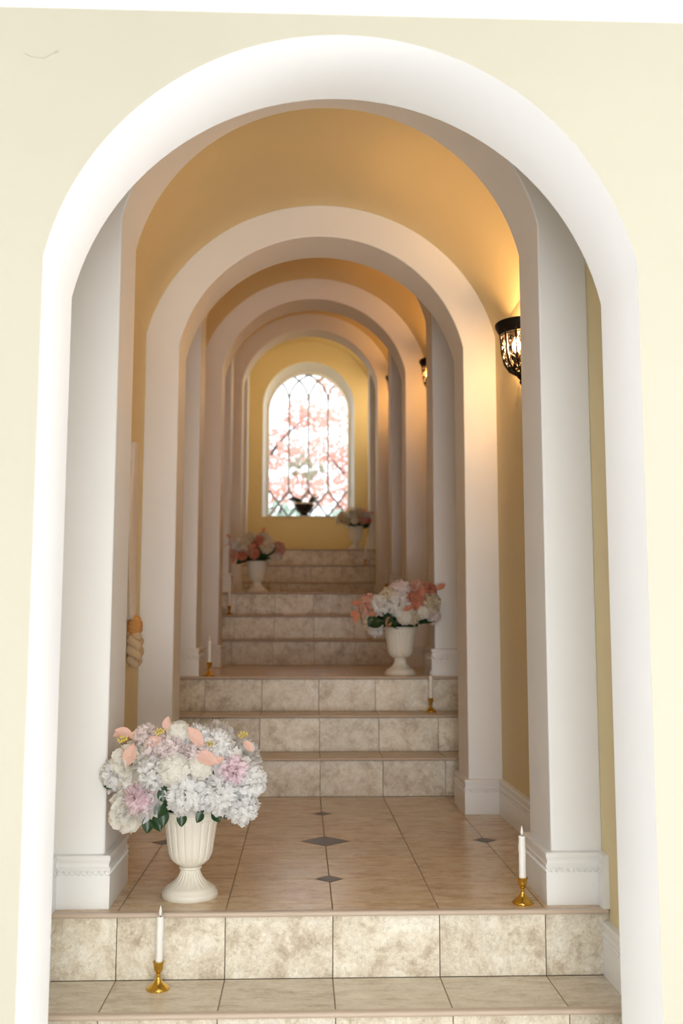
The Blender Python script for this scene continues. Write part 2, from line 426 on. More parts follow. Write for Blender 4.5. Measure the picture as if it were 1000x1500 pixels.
# ---- arches
ARC_LABEL = ['first inner white arch behind the foyer opening', 'second inner white arch at the far end of the lowest landing', 'third inner white arch at the head of the middle steps',
             'fourth inner white arch at the far end of the second landing', 'fifth inner white arch at the head of the third steps', 'sixth inner white arch at the far end of the third landing', 'last white arch before the window wall']
ARCH_ZC = [1.925, 1.955]
for k in range(4):
    for j in range(2):
        if k == 3 and j == 1: continue
        y0 = (0.055 if j == 0 else 1.565) + P_ * k; y1 = y0 + 0.28; zl = LV * k
        zc = ARCH_ZC[j] + zl; xo = XO[k]
        bm = bmesh.new()
        ring_solid(bm, arch_profile(WIN, RIN, zc, zl, xo), arch_profile(WOUT + 0.002, ROUT + 0.002, zc_out(k), zl, xo), y0, y1)
        bmesh.ops.remove_doubles(bm, verts=bm.verts, dist=1e-5)
        o = obj('archway', bm, M['white'], smooth=40)
        bv = o.modifiers.new('bevel', 'BEVEL'); bv.width = 0.005; bv.segments = 2; bv.limit_method = 'ANGLE'; bv.angle_limit = radians(50)
        tag(o, ARC_LABEL[2 * k + j], 'arch', kind='structure')
        yn = P_ * k                       # edge of this landing
        rs = 0.016 if k == 0 else 0.03
        rope = k < 2
        # path order chosen so that the board stands out into the corridor
        xl, xli = xo - WOUT, xo - WIN; xr, xri = xo + WOUT, xo + WIN
        if j == 0:
            baseboard([(xr, yn - 0.012), (xr, y0), (xri, y0), (xri, y1), (xr, y1)], zl, o, rope, rs)
            baseboard([(xl, y1), (xli, y1), (xli, y0), (xl, y0), (xl, yn - 0.012)], zl, o, rope, rs)
        else:
            ye = P_ * k + A_
            baseboard([(xr, y0), (xri, y0), (xri, y1), (xr, y1), (xr, ye)], zl, o, rope, rs)
            baseboard([(xl, ye), (xl, y1), (xli, y1), (xli, y0), (xl, y0)], zl, o, rope, rs)

# ---- baseboards along the landings and the lowest treads
for side, nm in ((-1, 'baseboard_left'), (1, 'baseboard_right')):
    root = empty(nm); tag(root, 'white moulded baseboard along the %s corridor wall' % ('left' if side < 0 else 'right'), 'baseboard', kind='structure')
    for k in range(4):
        x = XO[k] + side * WOUT
        ya, yb = 0.335 + P_ * k, (1.565 + P_ * k if k < 3 else Y_BACK)
        pth = [(x, ya), (x, yb)]
        baseboard(pth if side > 0 else pth[::-1], LV * k, root, k == 0)
    x = XO[0] + side * WOUT
    for q in (1, 2):
        pth = [(x, -TR * q - 0.012 if q < 2 else -0.585), (x, -TR * (q - 1))]
        baseboard(pth if side > 0 else pth[::-1], -H_ * q, root, q == 1)

# ---- tiled landings and stair flights
XJ = [-0.80, -2 * T, -T, 0.0, T, 2 * T, 0.80]
TH = 0.008; G = 0.0034
def poly_tile_mesh(pts, axis):
    """tile from a plan polygon (counter-clockwise), bevelled top; axis 'z' lies flat (top at 0), 'y' stands (face at y=0 towards -y)"""
    bm = bmesh.new(); n = len(pts); cx = sum(p[0] for p in pts) / n; cy = sum(p[1] for p in pts) / n
    def shrink(p, e):
        dx, dy = p[0] - cx, p[1] - cy; L = max(1e-6, sqrt(dx * dx + dy * dy)); return (p[0] - dx / L * e, p[1] - dy / L * e)
    lay = []
    for pp, d in ((pts, -TH), (pts, -0.0007), ([shrink(p, 0.0009) for p in pts], 0.0)):
        if axis == 'z': lay.append([bm.verts.new((a, b, d)) for a, b in pp])
        else: lay.append([bm.verts.new((a, -d, b)) for a, b in pp])
    for A, B in zip(lay, lay[1:]):
        for i in range(n): bm.faces.new((A[i], A[(i + 1) % n], B[(i + 1) % n], B[i]))
    bm.faces.new(lay[-1])
    return bm2me('tile', bm)
_cache = {}
def tile(name, mat, w, d, axis, loc, parent, cuts=(0, 0, 0, 0)):
    key = (name, round(w, 4), round(d, 4), axis, cuts)
    if key not in _cache:
        g = G if axis == 'z' else 0.0024
        hw, hd = w / 2 - g / 2, d / 2 - g / 2
        cs = [(-hw, -hd), (hw, -hd), (hw, hd), (-hw, hd)]; pts = []
        sg = [(-1, -1), (1, -1), (1, 1), (-1, 1)]
        for i, (x, y) in enumerate(cs):
            c = cuts[i]
            if c:
                a = (x - sg[i][0] * c, y); b = (x, y - sg[i][1] * c)
                pts += [b, a] if i in (0, 2) else [a, b]
            else: pts.append((x, y))
        me = poly_tile_mesh(pts, axis); me.materials.append(mat); _cache[key] = me
    return link(name, _cache[key], None, parent, loc)

DIAM = {(3, 4): 0.094, (3, 2): 0.047, (3, 6): 0.047, (1, 4): 0.047, (5, 4): 0.047}   # (x joint, y joint): half diagonal
def landing(k, label):
    z = LV * k; y0 = P_ * k
    YJ = [0.010, 0.080] + [0.080 + 0.3025 * i for i in range(1, 7)]
    YJ += [A_] if k < 3 else [Y_BACK - y0]
    bm = bmesh.new(); yend = (A_ if k < 3 else Y_BACK - y0)
    box(bm, -0.81, 0.79, y0 + 0.010, y0 + yend + (0.008 if k < 3 else 0), z - 0.14, z - 0.0008)
    o = obj('floor_landing', bm, M['grout']); tag(o, label, 'floor', kind='structure')
    for i in range(6):
        for j in range(len(YJ) - 1):
            w, d = XJ[i + 1] - XJ[i], YJ[j + 1] - YJ[j]
            cuts = tuple(DIAM.get(c, 0) for c in ((i, j + 0), (i + 1, j + 0), (i + 1, j + 1), (i, j + 1)))
            tile('floor_tile', M['floor'], w, d, 'z', ((XJ[i] + XJ[i + 1]) / 2, y0 + (YJ[j] + YJ[j + 1]) / 2, z), o, cuts)
    for (i, j), c in DIAM.items():
        key = ('d', c)
        if key not in _cache:
            e = c - G * 0.9; me = poly_tile_mesh([(0, -e), (e, 0), (0, e), (-e, 0)], 'z'); me.materials.append(M['inlay']); _cache[key] = me
        t_ = link('diamond_inlay', _cache[key], None, o, (XJ[i], y0 + YJ[j], z)); t_['label'] = 'dark brown diamond inlay'
    return o
LL = ['lowest tiled landing with dark diamonds, holding the nearest urn', 'second tiled landing, holding the right-hand middle urn', 'third tiled landing above eye level', 'top landing floor beneath the arched window']
for k in range(4): landing(k, LL[k])

_nose = {}
def flight(k, label):
    """flight rising to landing k"""
    ztop = LV * k; yt = P_ * k
    bm = bmesh.new()
    for s in range(3):                     # s = 0 top riser
        yr = yt - TR * s; z1 = ztop - H_ * s
        yb = yt + 0.0105 if s == 0 else yt - TR * (s - 1) + 0.0098
        box(bm, -0.81, 0.79, yr + 0.0098, yb if s else yt + 0.03, ztop - LV - 0.12, (z1 - 0.0008) if s else z1 - 0.145)
    box(bm, -0.81, 0.79, yt + 0.0098, yt + 0.03, ztop - 0.2, ztop - 0.0018)
    o = obj('stair_flight', bm, M['grout']); tag(o, label, 'stairs', kind='structure')
    for s in range(3):
        yr = yt - TR * s; z1 = ztop - H_ * s
        for i in range(6):
            w = XJ[i + 1] - XJ[i]; xm = (XJ[i] + XJ[i + 1]) / 2
            hh = H_ - 0.014
            tile('riser_tile', M['riser'], w, hh, 'y', (xm, yr, z1 - H_ + hh / 2), o)
            if s:
                d = TR - 0.010
                tile('tread_tile', M['tread'], w, d, 'z', (xm, yr + 0.010 + d / 2, z1), o)
        if 'n' not in _nose:
            b2 = bmesh.new()
            prof = [(0.0095, -0.013), (-0.012, -0.013), (-0.0155, -0.0095), (-0.0165, -0.006), (-0.0145, -0.002), (-0.011, 0.0005), (0.0095, 0.0005)]
            L = [b2.verts.new((-0.805, y, z)) for y, z in prof]; R = [b2.verts.new((0.79, y, z)) for y, z in prof]
            for q in range(len(prof)): b2.faces.new((L[q], R[q], R[(q + 1) % len(prof)], L[(q + 1) % len(prof)]))
            b2.faces.new(L); b2.faces.new(list(reversed(R)))
            me = bm2me('nosing', b2); me.materials.append(M['nosing']); _nose['n'] = me
        link('nosing', _nose['n'], None, o, (0, yr, z1))
FL = ['lowest flight of stone steps, holding the foreground candle', 'second flight of three steps beyond the lowest landing', 'third flight of three steps beyond the second landing', 'uppermost flight of steps below the window wall']
for k in range(4): flight(k, FL[k])

# ---- back wall with the arched window
WX, WZ0, WZS, WR = -0.022, 2.21, 3.60, 0.567
def back_wall():
    bm = bmesh.new(); y0, y1 = Y_BACK, Y_BACK + 0.34; z0 = LV * 3 - 0.3; ztop = 5.0; X = 1.1; n = 32
    yg = Y_BACK + 0.25; rg_, zg = 0.520, WZS - 0.02      # splayed reveal narrows to the glazing
    arcA = [(WX + WR * cos(pi - pi * i / n), WZS + WR * sin(pi - pi * i / n)) for i in range(n + 1)]
    arcB = [(WX + rg_ * cos(pi - pi * i / n), zg + rg_ * sin(pi - pi * i / n)) for i in range(n + 1)]
    for y, arc, r in ((y0, arcA, WR), (y1, arcB, rg_)):
        zs_ = arc[0][1]
        av = [bm.verts.new((x, y, z)) for x, z in arc]; tp = [bm.verts.new((x, y, ztop)) for x, z in arc]
        for i in range(n): bm.faces.new((av[i], av[i + 1], tp[i + 1], tp[i]))
        for s in (-1, 1):
            bm.faces.new([bm.verts.new((x, y, z)) for x, z in ((s * X, z0), (WX + s * r, z0), (WX + s * r, WZ0), (WX + s * r, zs_), (WX + s * r, ztop), (s * X, ztop))])
        bm.faces.new([bm.verts.new((x, y, z)) for x, z in ((WX - r, z0), (WX + r, z0), (WX + r, WZ0), (WX - r, WZ0))])
    lA = [(WX - WR, WZ0)] + arcA + [(WX + WR, WZ0)]; lB = [(WX - rg_, WZ0)] + arcB + [(WX + rg_, WZ0)]
    for (la, ya), (lb, yb) in (((lA, y0), (lB, yg)), ((lB, yg), (lB, y1))):
        for i in range(len(la)):
            k = (i + 1) % len(la)
            f = bm.faces.new([bm.verts.new(p) for p in ((la[i][0], ya, la[i][1]), (la[k][0], ya, la[k][1]), (lb[k][0], yb, lb[k][1]), (lb[i][0], yb, lb[i][1]))]); f.material_index = 1
    for s in (-1, 1):
        bm.faces.new([bm.verts.new(p) for p in ((s * X, y0, z0), (s * X, y1, z0), (s * X, y1, ztop), (s * X, y0, ztop))])
    bm.faces.new([bm.verts.new(p) for p in ((-X, y0, ztop), (X, y0, ztop), (X, y1, ztop), (-X, y1, ztop))])
    bmesh.ops.remove_doubles(bm, verts=bm.verts, dist=1e-5)
    o = obj('wall_back', bm, [M['gold'], M['winwhite']], smooth=40)
    tag(o, 'cream end wall around the arched window', 'wall', kind='structure')
    # window
    r_in = 0.494; yf = Y_BACK + 0.25; zs = WZS - 0.02; zb = WZ0
    w = empty('window_1', (WX, yf, zb)); tag(w, 'arched leaded window glowing at the top of the stairs', 'window', kind='structure')
    def prof(rr, base): return [(-rr, base - zb)] + [(rr * cos(pi - pi * i / n), zs - zb + rr * sin(pi - pi * i / n)) for i in range(n + 1)] + [(rr, base - zb)]
    bm = bmesh.new(); ring_solid(bm, prof(r_in, zb + 0.03), prof(0.519, zb + 0.03), 0.0, 0.05)
    box(bm, -0.519, 0.519, 0.0, 0.05, 0.001, 0.032)
    obj('window_frame', bm, M['winwhite'], w, smooth=35)
    c = r_in / 2
    xs = [-r_in, -c, 0, c, r_in]
    for i in range(4):                    # four lancet-wide panes
        bm = bmesh.new(); pts = [(xs[i] + 0.004, 0.03), (xs[i + 1] - 0.004, 0.03)]
        for q in range(9):
            x = xs[i + 1] - 0.004 + (xs[i] + 0.004 - xs[i + 1] + 0.004) * q / 8
            pts.append((x, zs - zb + sqrt(max(0, r_in ** 2 - x * x))))
        a = [bm.verts.new((x, 0.010, z)) for x, z in pts]; b = [bm.verts.new((x, 0.014, z)) for x, z in pts]
        bm.faces.new(a); bm.faces.new(list(reversed(b)))
        for q in range(len(pts)): bm.faces.new((a[q], b[q], b[(q + 1) % len(pts)], a[(q + 1) % len(pts)]))
        obj('pane', bm, M['glass'], w)
    def came(pts):
        bm = bmesh.new(); tube(bm, [(x, 0.008, z) for x, z in pts], 0.013, 6); obj('came', bm, M['lead'], w, smooth=60)
    zsp = zs - zb + 0.13; zlow = 0.36; rr = 0.37
    def inside(x, z): return z < zsp or x * x + (z - (zs - zb)) ** 2 < r_in ** 2
    for x in xs[1:4]:
        came([(x, zlow), (x, zsp)])
        for s in (-1, 1):
            pts = []
            for q in range(40):
                t_ = q * 0.035; px, pz = x + s * (rr - rr * cos(t_)), zsp + rr * sin(t_)
                if not inside(px, pz): break
                pts.append((px, pz))
            if len(pts) > 2: came(pts)
    for x in (-r_in, -c, 0, c, r_in):       # lattice at the foot
        for s in (-1, 1):
            pts = [(x, zlow)]; x2, z2 = x + s * c, zlow - 0.33
            if abs(x2) <= r_in + 0.01: came([(x, zlow), (x2, z2)])
    bm = bmesh.new(); box(bm, -0.515, 0.515, -0.262, -0.001, 0.0, 0.012)
    obj('window_sill', bm, M['winwhite'], w)
back_wall()

# ================================================================ GARDEN OUTSIDE THE WINDOW
bm = bmesh.new(); box(bm, -16, 16, Y_BACK + 0.34, 45, 0.9, 1.2)
tag(obj('ground_garden', bm, M['outground']), 'pale garden ground beyond the window', 'ground', kind='structure')
def leaf_cloud(bm, c, r, n, size, rg):
    for _ in range(n):
        while True:
            v = Vector((rg.uniform(-1, 1), rg.uniform(-1, 1), rg.uniform(-1, 1)))
            if v.length < 1: break
        p = Vector(c) + Vector((v.x * r[0], v.y * r[1], v.z * r[2]))
        a = Vector((rg.gauss(0, 1), rg.gauss(0, 1), rg.gauss(0, 1))).normalized(); b = a.orthogonal().normalized(); s = size * rg.uniform(0.6, 1.3)
        vs = [bm.verts.new(p + a * s), bm.verts.new(p + b * s * 0.6), bm.verts.new(p - a * s), bm.verts.new(p - b * s * 0.6)]
        bm.faces.new(vs)
def tree(x, y, h, clumps, mat, label, seed, group=None):
    rg = random.Random(seed); z0 = 1.2
    o = empty('autumn_tree' if mat == 'autumn' else 'garden_shrub', (x, y, z0)); tag(o, label, 'tree' if mat == 'autumn' else 'shrub', group)
    bm = bmesh.new(); tube(bm, [(0, 0, -0.05), (0.05, 0, h * 0.3), (-0.05, 0.05, h * 0.55), (0.05, 0, h * 0.9)], [0.11, 0.085, 0.06, 0.02], 8)
    for (cx, cy, cz, r, n) in clumps:
        tube(bm, [(0, 0, min(cz, h * 0.5) * 0.8), (cx * 0.5, cy * 0.5, cz * 0.85), (cx, cy, cz)], [0.05, 0.035, 0.012], 6)
    obj('trunk', bm, M['bark'], o, smooth=60)
    bm = bmesh.new()
    for (cx, cy, cz, r, n) in clumps: leaf_cloud(bm, (cx, cy, cz), (r, r, r * 0.6), n, 0.075, rg)
    f = obj('foliage', bm, M[mat], o, recalc=False); f['kind'] = 'stuff'
rg = random.Random(3)
tree(-1.2, 17.5, 6.0, [(-0.3, 0, 2.6, 0.8, 420), (0.5, 0.2, 3.3, 0.7, 330), (-0.4, 0, 4.4, 0.7, 300), (0.9, -0.2, 2.4, 0.7, 330), (0.2, 0, 1.7, 0.7, 260), (1.2, 0, 4.0, 0.6, 240), (0.3, 0, 4.9, 0.6, 160)], 'autumn', 'pink-leaved autumn tree outside the window on the left', 11)
tree(1.3, 19.0, 6.2, [(-0.5, 0, 2.7, 0.8, 380), (0.0, 0, 2.1, 0.8, 360), (-0.3, 0, 4.2, 0.7, 260), (-0.9, 0, 3.5, 0.6, 220), (-0.1, 0.1, 3.3, 0.6, 240), (-0.6, 0, 5.0, 0.6, 150)], 'autumn', 'pink-leaved autumn tree outside the window on the right', 12)
tree(-0.5, 14.0, 1.9, [(-0.5, 0, 1.35, 0.5, 220), (0.5, 0, 1.25, 0.55, 240), (1.1, 0, 1.4, 0.45, 180), (0, 0, 1.5, 0.45, 180)], 'hedge', 'pale green shrub low outside the arched window', 13)

# ================================================================ WALL SCONCES
def sconce(k, label):
    yc = 0.975 + P_ * k + (0, 0.05, 0.11, 0)[k]; zr = 2.010 + LV * k; x = XO[k] + WOUT
    o = empty('wall_sconce', (x, yc, zr)); tag(o, label, 'wall lamp'); o.scale = (0.85, 0.85, 0.85)
    R = 0.118
    # half bowl: local coordinates, wall at x = 0, bowl towards -x
    prof = [(1.0, 0.0), (0.92, -0.03), (0.89, -0.075), (0.86, -0.12), (0.79, -0.162), (0.60, -0.20), (0.32, -0.221), (0.08, -0.230)]
    def surf(a, t):          # a in 0..pi round the bowl, t in 0..1 down the profile
        f = t * (len(prof) - 1); i = min(int(f), len(prof) - 2); u = f - i
        r = (prof[i][0] * (1 - u) + prof[i + 1][0] * u) * R; z = prof[i][1] * (1 - u) + prof[i + 1][1] * u
        return (-r * sin(a), r * cos(a), z)
    bm = bmesh.new()
    lathe(bm, [(R * 0.90, -0.030), (R * 1.02, -0.012), (R * 1.12, 0.010), (R * 1.12, 0.022), (R * 1.08, 0.026), (R * 1.02, 0.020), (R * 0.93, -0.004), (R * 0.88, -0.028), (R * 0.90, -0.030)], 28, a0=pi / 2, a1=3 * pi / 2)
    obj('rim', bm, M['iron'], o, smooth=50)
    for q in range(7):
        a = pi * q / 6; bm = bmesh.new()
        tube(bm, [surf(a, t_ / 14) for t_ in range(1, 15)], 0.0056 if 0 < q < 6 else 0.004, 6)
        obj('rib', bm, M['iron'], o, smooth=60)
    bm = bmesh.new()
    for q in range(6):
        am = pi * (q + 0.5) / 6; da = pi / 6 * 0.33
        for t0 in (0.27, 0.43, 0.58, 0.72):
            for s in (-1, 1):
                pts = []
                for e in range(15):
                    th = e / 14 * 1.75 * 2 * pi / 1.75 * 0.85; rad = 1.0 - 0.62 * e / 14
                    pts.append(surf(min(pi, max(0, am + s * da * (0.15 + 0.85 * rad * sin(th)))), t0 + 0.075 * rad * cos(th)))
                tube(bm, pts, 0.0030, 5)
        tube(bm, [surf(am, 0.14 + 0.7 * e / 10) for e in range(11)], 0.0017, 5)
    for t0 in (0.165, 0.84):
        tube(bm, [surf(pi * e / 24, t0) for e in range(25)], 0.0035, 5)
    s_ = obj('scrollwork', bm, M['iron'], o, smooth=60); s_['label'] = 'openwork iron scrolls between the ribs'
    bm = bmesh.new(); lathe(bm, [(0.0, -0.272), (0.007, -0.268), (0.010, -0.259), (0.006, -0.250), (0.013, -0.243), (0.020, -0.234), (0.028, -0.222), (0.0, -0.214)], 16, center=(-0.012, 0, 0), a0=pi / 2, a1=3 * pi / 2)
    obj('finial', bm, M['iron'], o, smooth=50)
    bm = bmesh.new(); box(bm, -0.006, -0.0005, -0.05, 0.05, -0.20, 0.0); obj('backplate', bm, M['iron'], o)
    bm = bmesh.new(); lathe(bm, [(0.0, -0.175), (0.016, -0.175), (0.016, -0.130), (0.012, -0.118), (0.0, -0.118)], 16, center=(-0.036, -0.015, 0)); obj('lamp_holder', bm, M['iron'], o, smooth=40)
    bm = bmesh.new(); tube(bm, [(-0.003, 0, -0.165), (-0.025, 0, -0.172), (-0.036, -0.015, -0.165)], 0.005, 6); obj('arm', bm, M['iron'], o, smooth=50)
    bm = bmesh.new(); lathe(bm, [(0.0, -0.119), (0.010, -0.117), (0.017, -0.100), (0.019, -0.085), (0.014, -0.065), (0.006, -0.045), (0.0, -0.036)], 16, center=(-0.036, -0.015, 0))
    b_ = obj('bulb', bm, M['bulb%d' % k], o, smooth=180); b_['label'] = 'glowing warm candle bulb'
    return o
sconce(0, 'black iron openwork wall lamp nearest the foyer, on the lowest landing')
sconce(1, 'black iron openwork wall lamp over the second landing, half hidden by an arch')
sconce(2, 'small dark wall lamp deepest in the corridor, barely showing past an arch')

sconce(3, 'added wall lamp, unseen behind the last arch, warming the end wall')  # lamp added out of view to give the end wall warm light

# ================================================================ URNS
def urn_meshes():
    bowl, ped, rim = bmesh.new(), bmesh.new(), bmesh.new()
    def flute(n, amp): return lambda i, a: 1 - amp * abs(sin(a * n / 2)) ** 6
    lathe(bowl, [(0.020, 0.088), (0.040, 0.095), (0.058, 0.110), (0.066, 0.128), (0.0705, 0.155), (0.0745, 0.185), (0.0785, 0.212), (0.081, 0.226), (0.081, 0.2285), (0.0845, 0.230), (0.0865, 0.244)], 216, lambda i, a: (1 - 0.045 * (1 - abs(sin(a * 9)) ** 0.30)) if 1 <= i <= 7 else 1)
    lathe(rim, [(0.0865, 0.243), (0.090, 0.246), (0.0925, 0.250), (0.0925, 0.254), (0.089, 0.2575), (0.083, 0.257), (0.079, 0.250), (0.076, 0.230), (0.0, 0.228)], 64)
    lathe(ped, [(0.0, 0.0), (0.082, 0.0), (0.0835, 0.004), (0.0835, 0.014), (0.081, 0.019), (0.078, 0.021), (0.077, 0.026), (0.070, 0.032), (0.0665, 0.034), (0.050, 0.045), (0.038, 0.058), (0.031, 0.072), (0.029, 0.080), (0.031, 0.0815), (0.034, 0.084), (0.034, 0.088), (0.029, 0.091), (0.0, 0.091)], 264, lambda i, a: (1 - 0.09 * (1 - abs(sin(a * 11)) ** 0.4)) if 9 <= i <= 12 else 1)
    out = []
    for nm, b in (('bowl', bowl), ('pedestal', ped), ('rim', rim)):
        me = bm2me(nm, b); me.materials.append(M['urn']); me.polygons.foreach_set('use_smooth', [True] * len(me.polygons)); me.set_sharp_from_angle(angle=radians(50))
        out.append((nm, me))
    return out
URN = urn_meshes()
def urn(loc, label, sc=1.0):
    o = empty('urn_vase', loc); o.scale = (sc, sc, sc); tag(o, label, 'vase', 'cream urns along the stairs')
    for nm, me in URN: link(nm, me, None, o)
    bm = bmesh.new(); lathe(bm, [(0.0, 0.2295), (0.074, 0.2295), (0.070, 0.246), (0.04, 0.256), (0.0, 0.260)], 24)
    f = obj('foam', bm, M['soil'], o, smooth=60); f['label'] = 'dark foam filling the urn'
    return o

# ================================================================ FLOWERS
def petal(bm, base, axis, az_dir, L, Wd, tilt0, curl, cup, ruf, rg, nu=5, nv=5, notch=0.0):
    """one petal: starts at base, bends from tilt0 (angle off the axis) outward by curl"""
    axis = axis.normalized(); out = (az_dir - axis * az_dir.dot(axis)).normalized(); side = axis.cross(out)
    pos = Vector(base); th = tilt0; rows = []; ph = rg.uniform(0, 6.28); ph2 = rg.uniform(0, 6.28)
    for i in range(nu + 1):
        u = i / nu
        if i:
            d = axis * cos(th) + out * sin(th); pos = pos + d * (L / nu); th += curl / nu
        nrm = out * cos(th) - axis * sin(th)
        w = Wd * (0.16 + 0.84 * sin(pi * min(1, 0.08 + 0.70 * u)) ** 0.9) * (1.0 if u < 0.95 else 0.74)
        row = []
        for j in range(nv + 1):
            v = -1 + 2 * j / nv
            dd = axis * cos(th) + out * sin(th)
            q = pos + side * (v * w * 0.5) - nrm * (cup * w * (v * v) * 0.5) * -1
            e = ruf * L * u * u
            q = q + nrm * (e * sin(4.1 * v + ph)) + dd * (e * 0.8 * sin(6.3 * v + ph2) - (L * 0.10 * v * v * u) - notch * L * (abs(v) < 0.25) * (i == nu))
            row.append(bm.verts.new(q))
        rows.append(row)
    for Aa, Bb in zip(rows, rows[1:]):
        for j in range(nv): bm.faces.new((Aa[j], Aa[j + 1], Bb[j + 1], Bb[j]))

Z = Vector((0, 0, 1))
def flower_mesh(kind, seed):
    """unit flowers (radius about 1, facing +z) -> (outer mesh, inner mesh or None)"""
    rg = random.Random(seed); bo, bi = bmesh.new(), bmesh.new()
    GA = 2.39996
    def ring(bm, n, base_r, L, Wd, t0, cu, cup, ruf, z=0.0, jit=0.12, **kw):
        o = rg.uniform(0, 6.28)
        for i in range(n):
            a = o + 2 * pi * i / n + rg.uniform(-jit, jit); d = Vector((cos(a), sin(a), 0))
            petal(bm, d * base_r + Z * z, Z, d, L * rg.uniform(0.9, 1.1), Wd * rg.uniform(0.9, 1.1), t0 + rg.uniform(-.1, .1), cu + rg.uniform(-.15, .15), cup, ruf, rg, **kw)
    def pompon(bm, n, R, Lp, Wp, spread, zc=0.0, ruf=0.16):
        for i in range(n):
            c = 1 - (1 - cos(spread)) * (i + 0.5) / n; s = sqrt(max(0, 1 - c * c)); a = GA * i
            d = Vector((cos(a) * s, sin(a) * s, c)); az = Vector((rg.gauss(0, 1), rg.gauss(0, 1), rg.gauss(0, 1)))
            az = (az + d.cross(Z) * rg.choice((-1, 1)))
            petal(bm, d * (R - Lp * rg.uniform(0.8, 1.05)) + Z * zc, d, az, Lp, Wp * rg.uniform(0.8, 1.2), rg.uniform(0.1, 0.65), rg.uniform(0.6, 1.4), 0.30, ruf, rg, nu=3, nv=4)
    if kind == 'ruffled':                 # dense ruffled ball
        ring(bo, 9, 0.10, 0.95, 0.62, 1.35, -0.5, 0.25, 0.10, -0.15)
        pompon(bo, 120, 0.95, 0.42, 0.40, radians(100))
    elif kind == 'pink':                  # pink ruffled heart with pale guard petals
        ring(bo, 8, 0.10, 1.08, 0.80, 1.35, -0.35, 0.25, 0.09, -0.18)
        ring(bo, 7, 0.08, 0.95, 0.65, 1.05, -0.5, 0.3, 0.10, -0.10)
        pompon(bi, 95, 0.80, 0.42, 0.32, radians(78), 0.02)
    elif kind == 'cupped':                # open rose shape
        ring(bo, 7, 0.12, 1.05, 0.95, 1.25, -0.25, 0.35, 0.06, -0.10)
        ring(bo, 7, 0.10, 0.92, 0.85, 0.90, -0.50, 0.45, 0.05)
        ring(bo, 6, 0.07, 0.80, 0.75, 0.55, -0.55, 0.5, 0.05, 0.05)
        ring(bi, 5, 0.05, 0.66, 0.60, 0.30, -0.5, 0.6, 0.04, 0.10)
        ring(bi, 4, 0.02, 0.52, 0.45, 0.12, -0.35, 0.7, 0.04, 0.12)
    elif kind == 'cluster':               # hydrangea head of four-petalled florets
        for i in range(40):
            c = 1 - 1.15 * (i + 0.5) / 40; s = sqrt(max(0, 1 - c * c)); a = GA * i
            d = Vector((cos(a) * s, sin(a) * s, c)); p = d * (0.78 + rg.uniform(-.06, .08)); t = d.orthogonal().normalized(); b2 = d.cross(t); o = rg.uniform(0, 6.28)
            for q in range(4):
                aa = o + q * pi / 2
                petal(bo, p, d, t * cos(aa) + b2 * sin(aa), 0.30, 0.36, 1.25, 0.15, 0.12, 0.08, rg, nu=3, nv=4)
    elif kind == 'small':                 # five-petalled orchid blossom
        ring(bo, 5, 0.05, 0.95, 0.75, 1.2, 0.2, -0.15, 0.05, nu=4, nv=4)
        ring(bi, 3, 0.02, 0.35, 0.25, 0.5, 0.4, 0.3, 0.05, 0.05, nu=3, nv=4)
    def fin(b, nm):
        if not b.verts: b.free(); return None
        me = bpy.data.meshes.new(nm); b.to_mesh(me); b.free(); me.polygons.foreach_set('use_smooth', [True] * len(me.polygons)); return me
    return fin(bo, kind + '_petals'), fin(bi, kind + '_heart')
_fl = {}
def fl(kind, var, mo, mi):
    key = (kind, var, mo, mi)
    if key not in _fl:
        a, b = flower_mesh(kind, hash(kind) % 7 * 0 + len(kind) * 31 + var * 17)
        a.materials.append(M[mo])
        if b: b.materials.append(M[mi])
        _fl[key] = (a, b)
    return _fl[key]
def flower(parent, name, kind, var, mo, mi, pos, dirv, r, spin=0.0, label=None):
    a, b = fl(kind, var, mo, mi)
    o = link(name, a, None, parent, pos)
    q = Vector(dirv).to_track_quat('Z', 'Y'); o.rotation_mode = 'QUATERNION'
    o.rotation_quaternion = q @ Matrix.Rotation(spin, 3, 'Z').to_quaternion(); o.scale = (r, r, r)
    if label: o['label'] = label
    if b: link('inner_petals', b, None, o)
    return o

def _leaf_mesh():
    bm = bmesh.new(); rg_ = random.Random(5); n = 7; rows = []
    for i in range(n + 1):
        u = i / n; w = 0.36 * sin(pi * (0.04 + 0.94 * u)) ** 0.85; z = 0.18 * u - 0.35 * u * u
        rows.append([bm.verts.new((v * w, u, z + 0.10 * abs(v) + 0.015 * sin(9 * u + 2 * v))) for v in (-1, -0.5, 0, 0.5, 1)])
    for Aa, Bb in zip(rows, rows[1:]):
        for j in range(4): bm.faces.new((Aa[j], Aa[j + 1], Bb[j + 1], Bb[j]))
    me = bpy.data.meshes.new('leaf'); bm.to_mesh(me); bm.free(); me.polygons.foreach_set('use_smooth', [True] * len(me.polygons)); return me
LEAF = _leaf_mesh(); LEAF.materials.append(M['leaf'])
RUST = LEAF.copy(); RUST.name = 'rust_petal'; RUST.materials.clear(); RUST.materials.append(M['pk'])
CORAL = LEAF.copy(); CORAL.name = 'coral_petal'; CORAL.materials.clear(); CORAL.materials.append(M['pc'])
def blade(parent, name, me, pos, dirv, up, L, label=None, wid=1.0):
    d = Vector(dirv).normalized(); u = Vector(up); u = (u - d * u.dot(d))
    if u.length < 1e-3: u = d.orthogonal()
    u.normalize(); s = d.cross(u)
    o = link(name, me, None, parent)
    m = Matrix((s * L * wid, d * L, u * L)).transposed().to_4x4(); m.translation = Vector(pos)
    o.matrix_basis = m
    if label: o['label'] = label
    return o
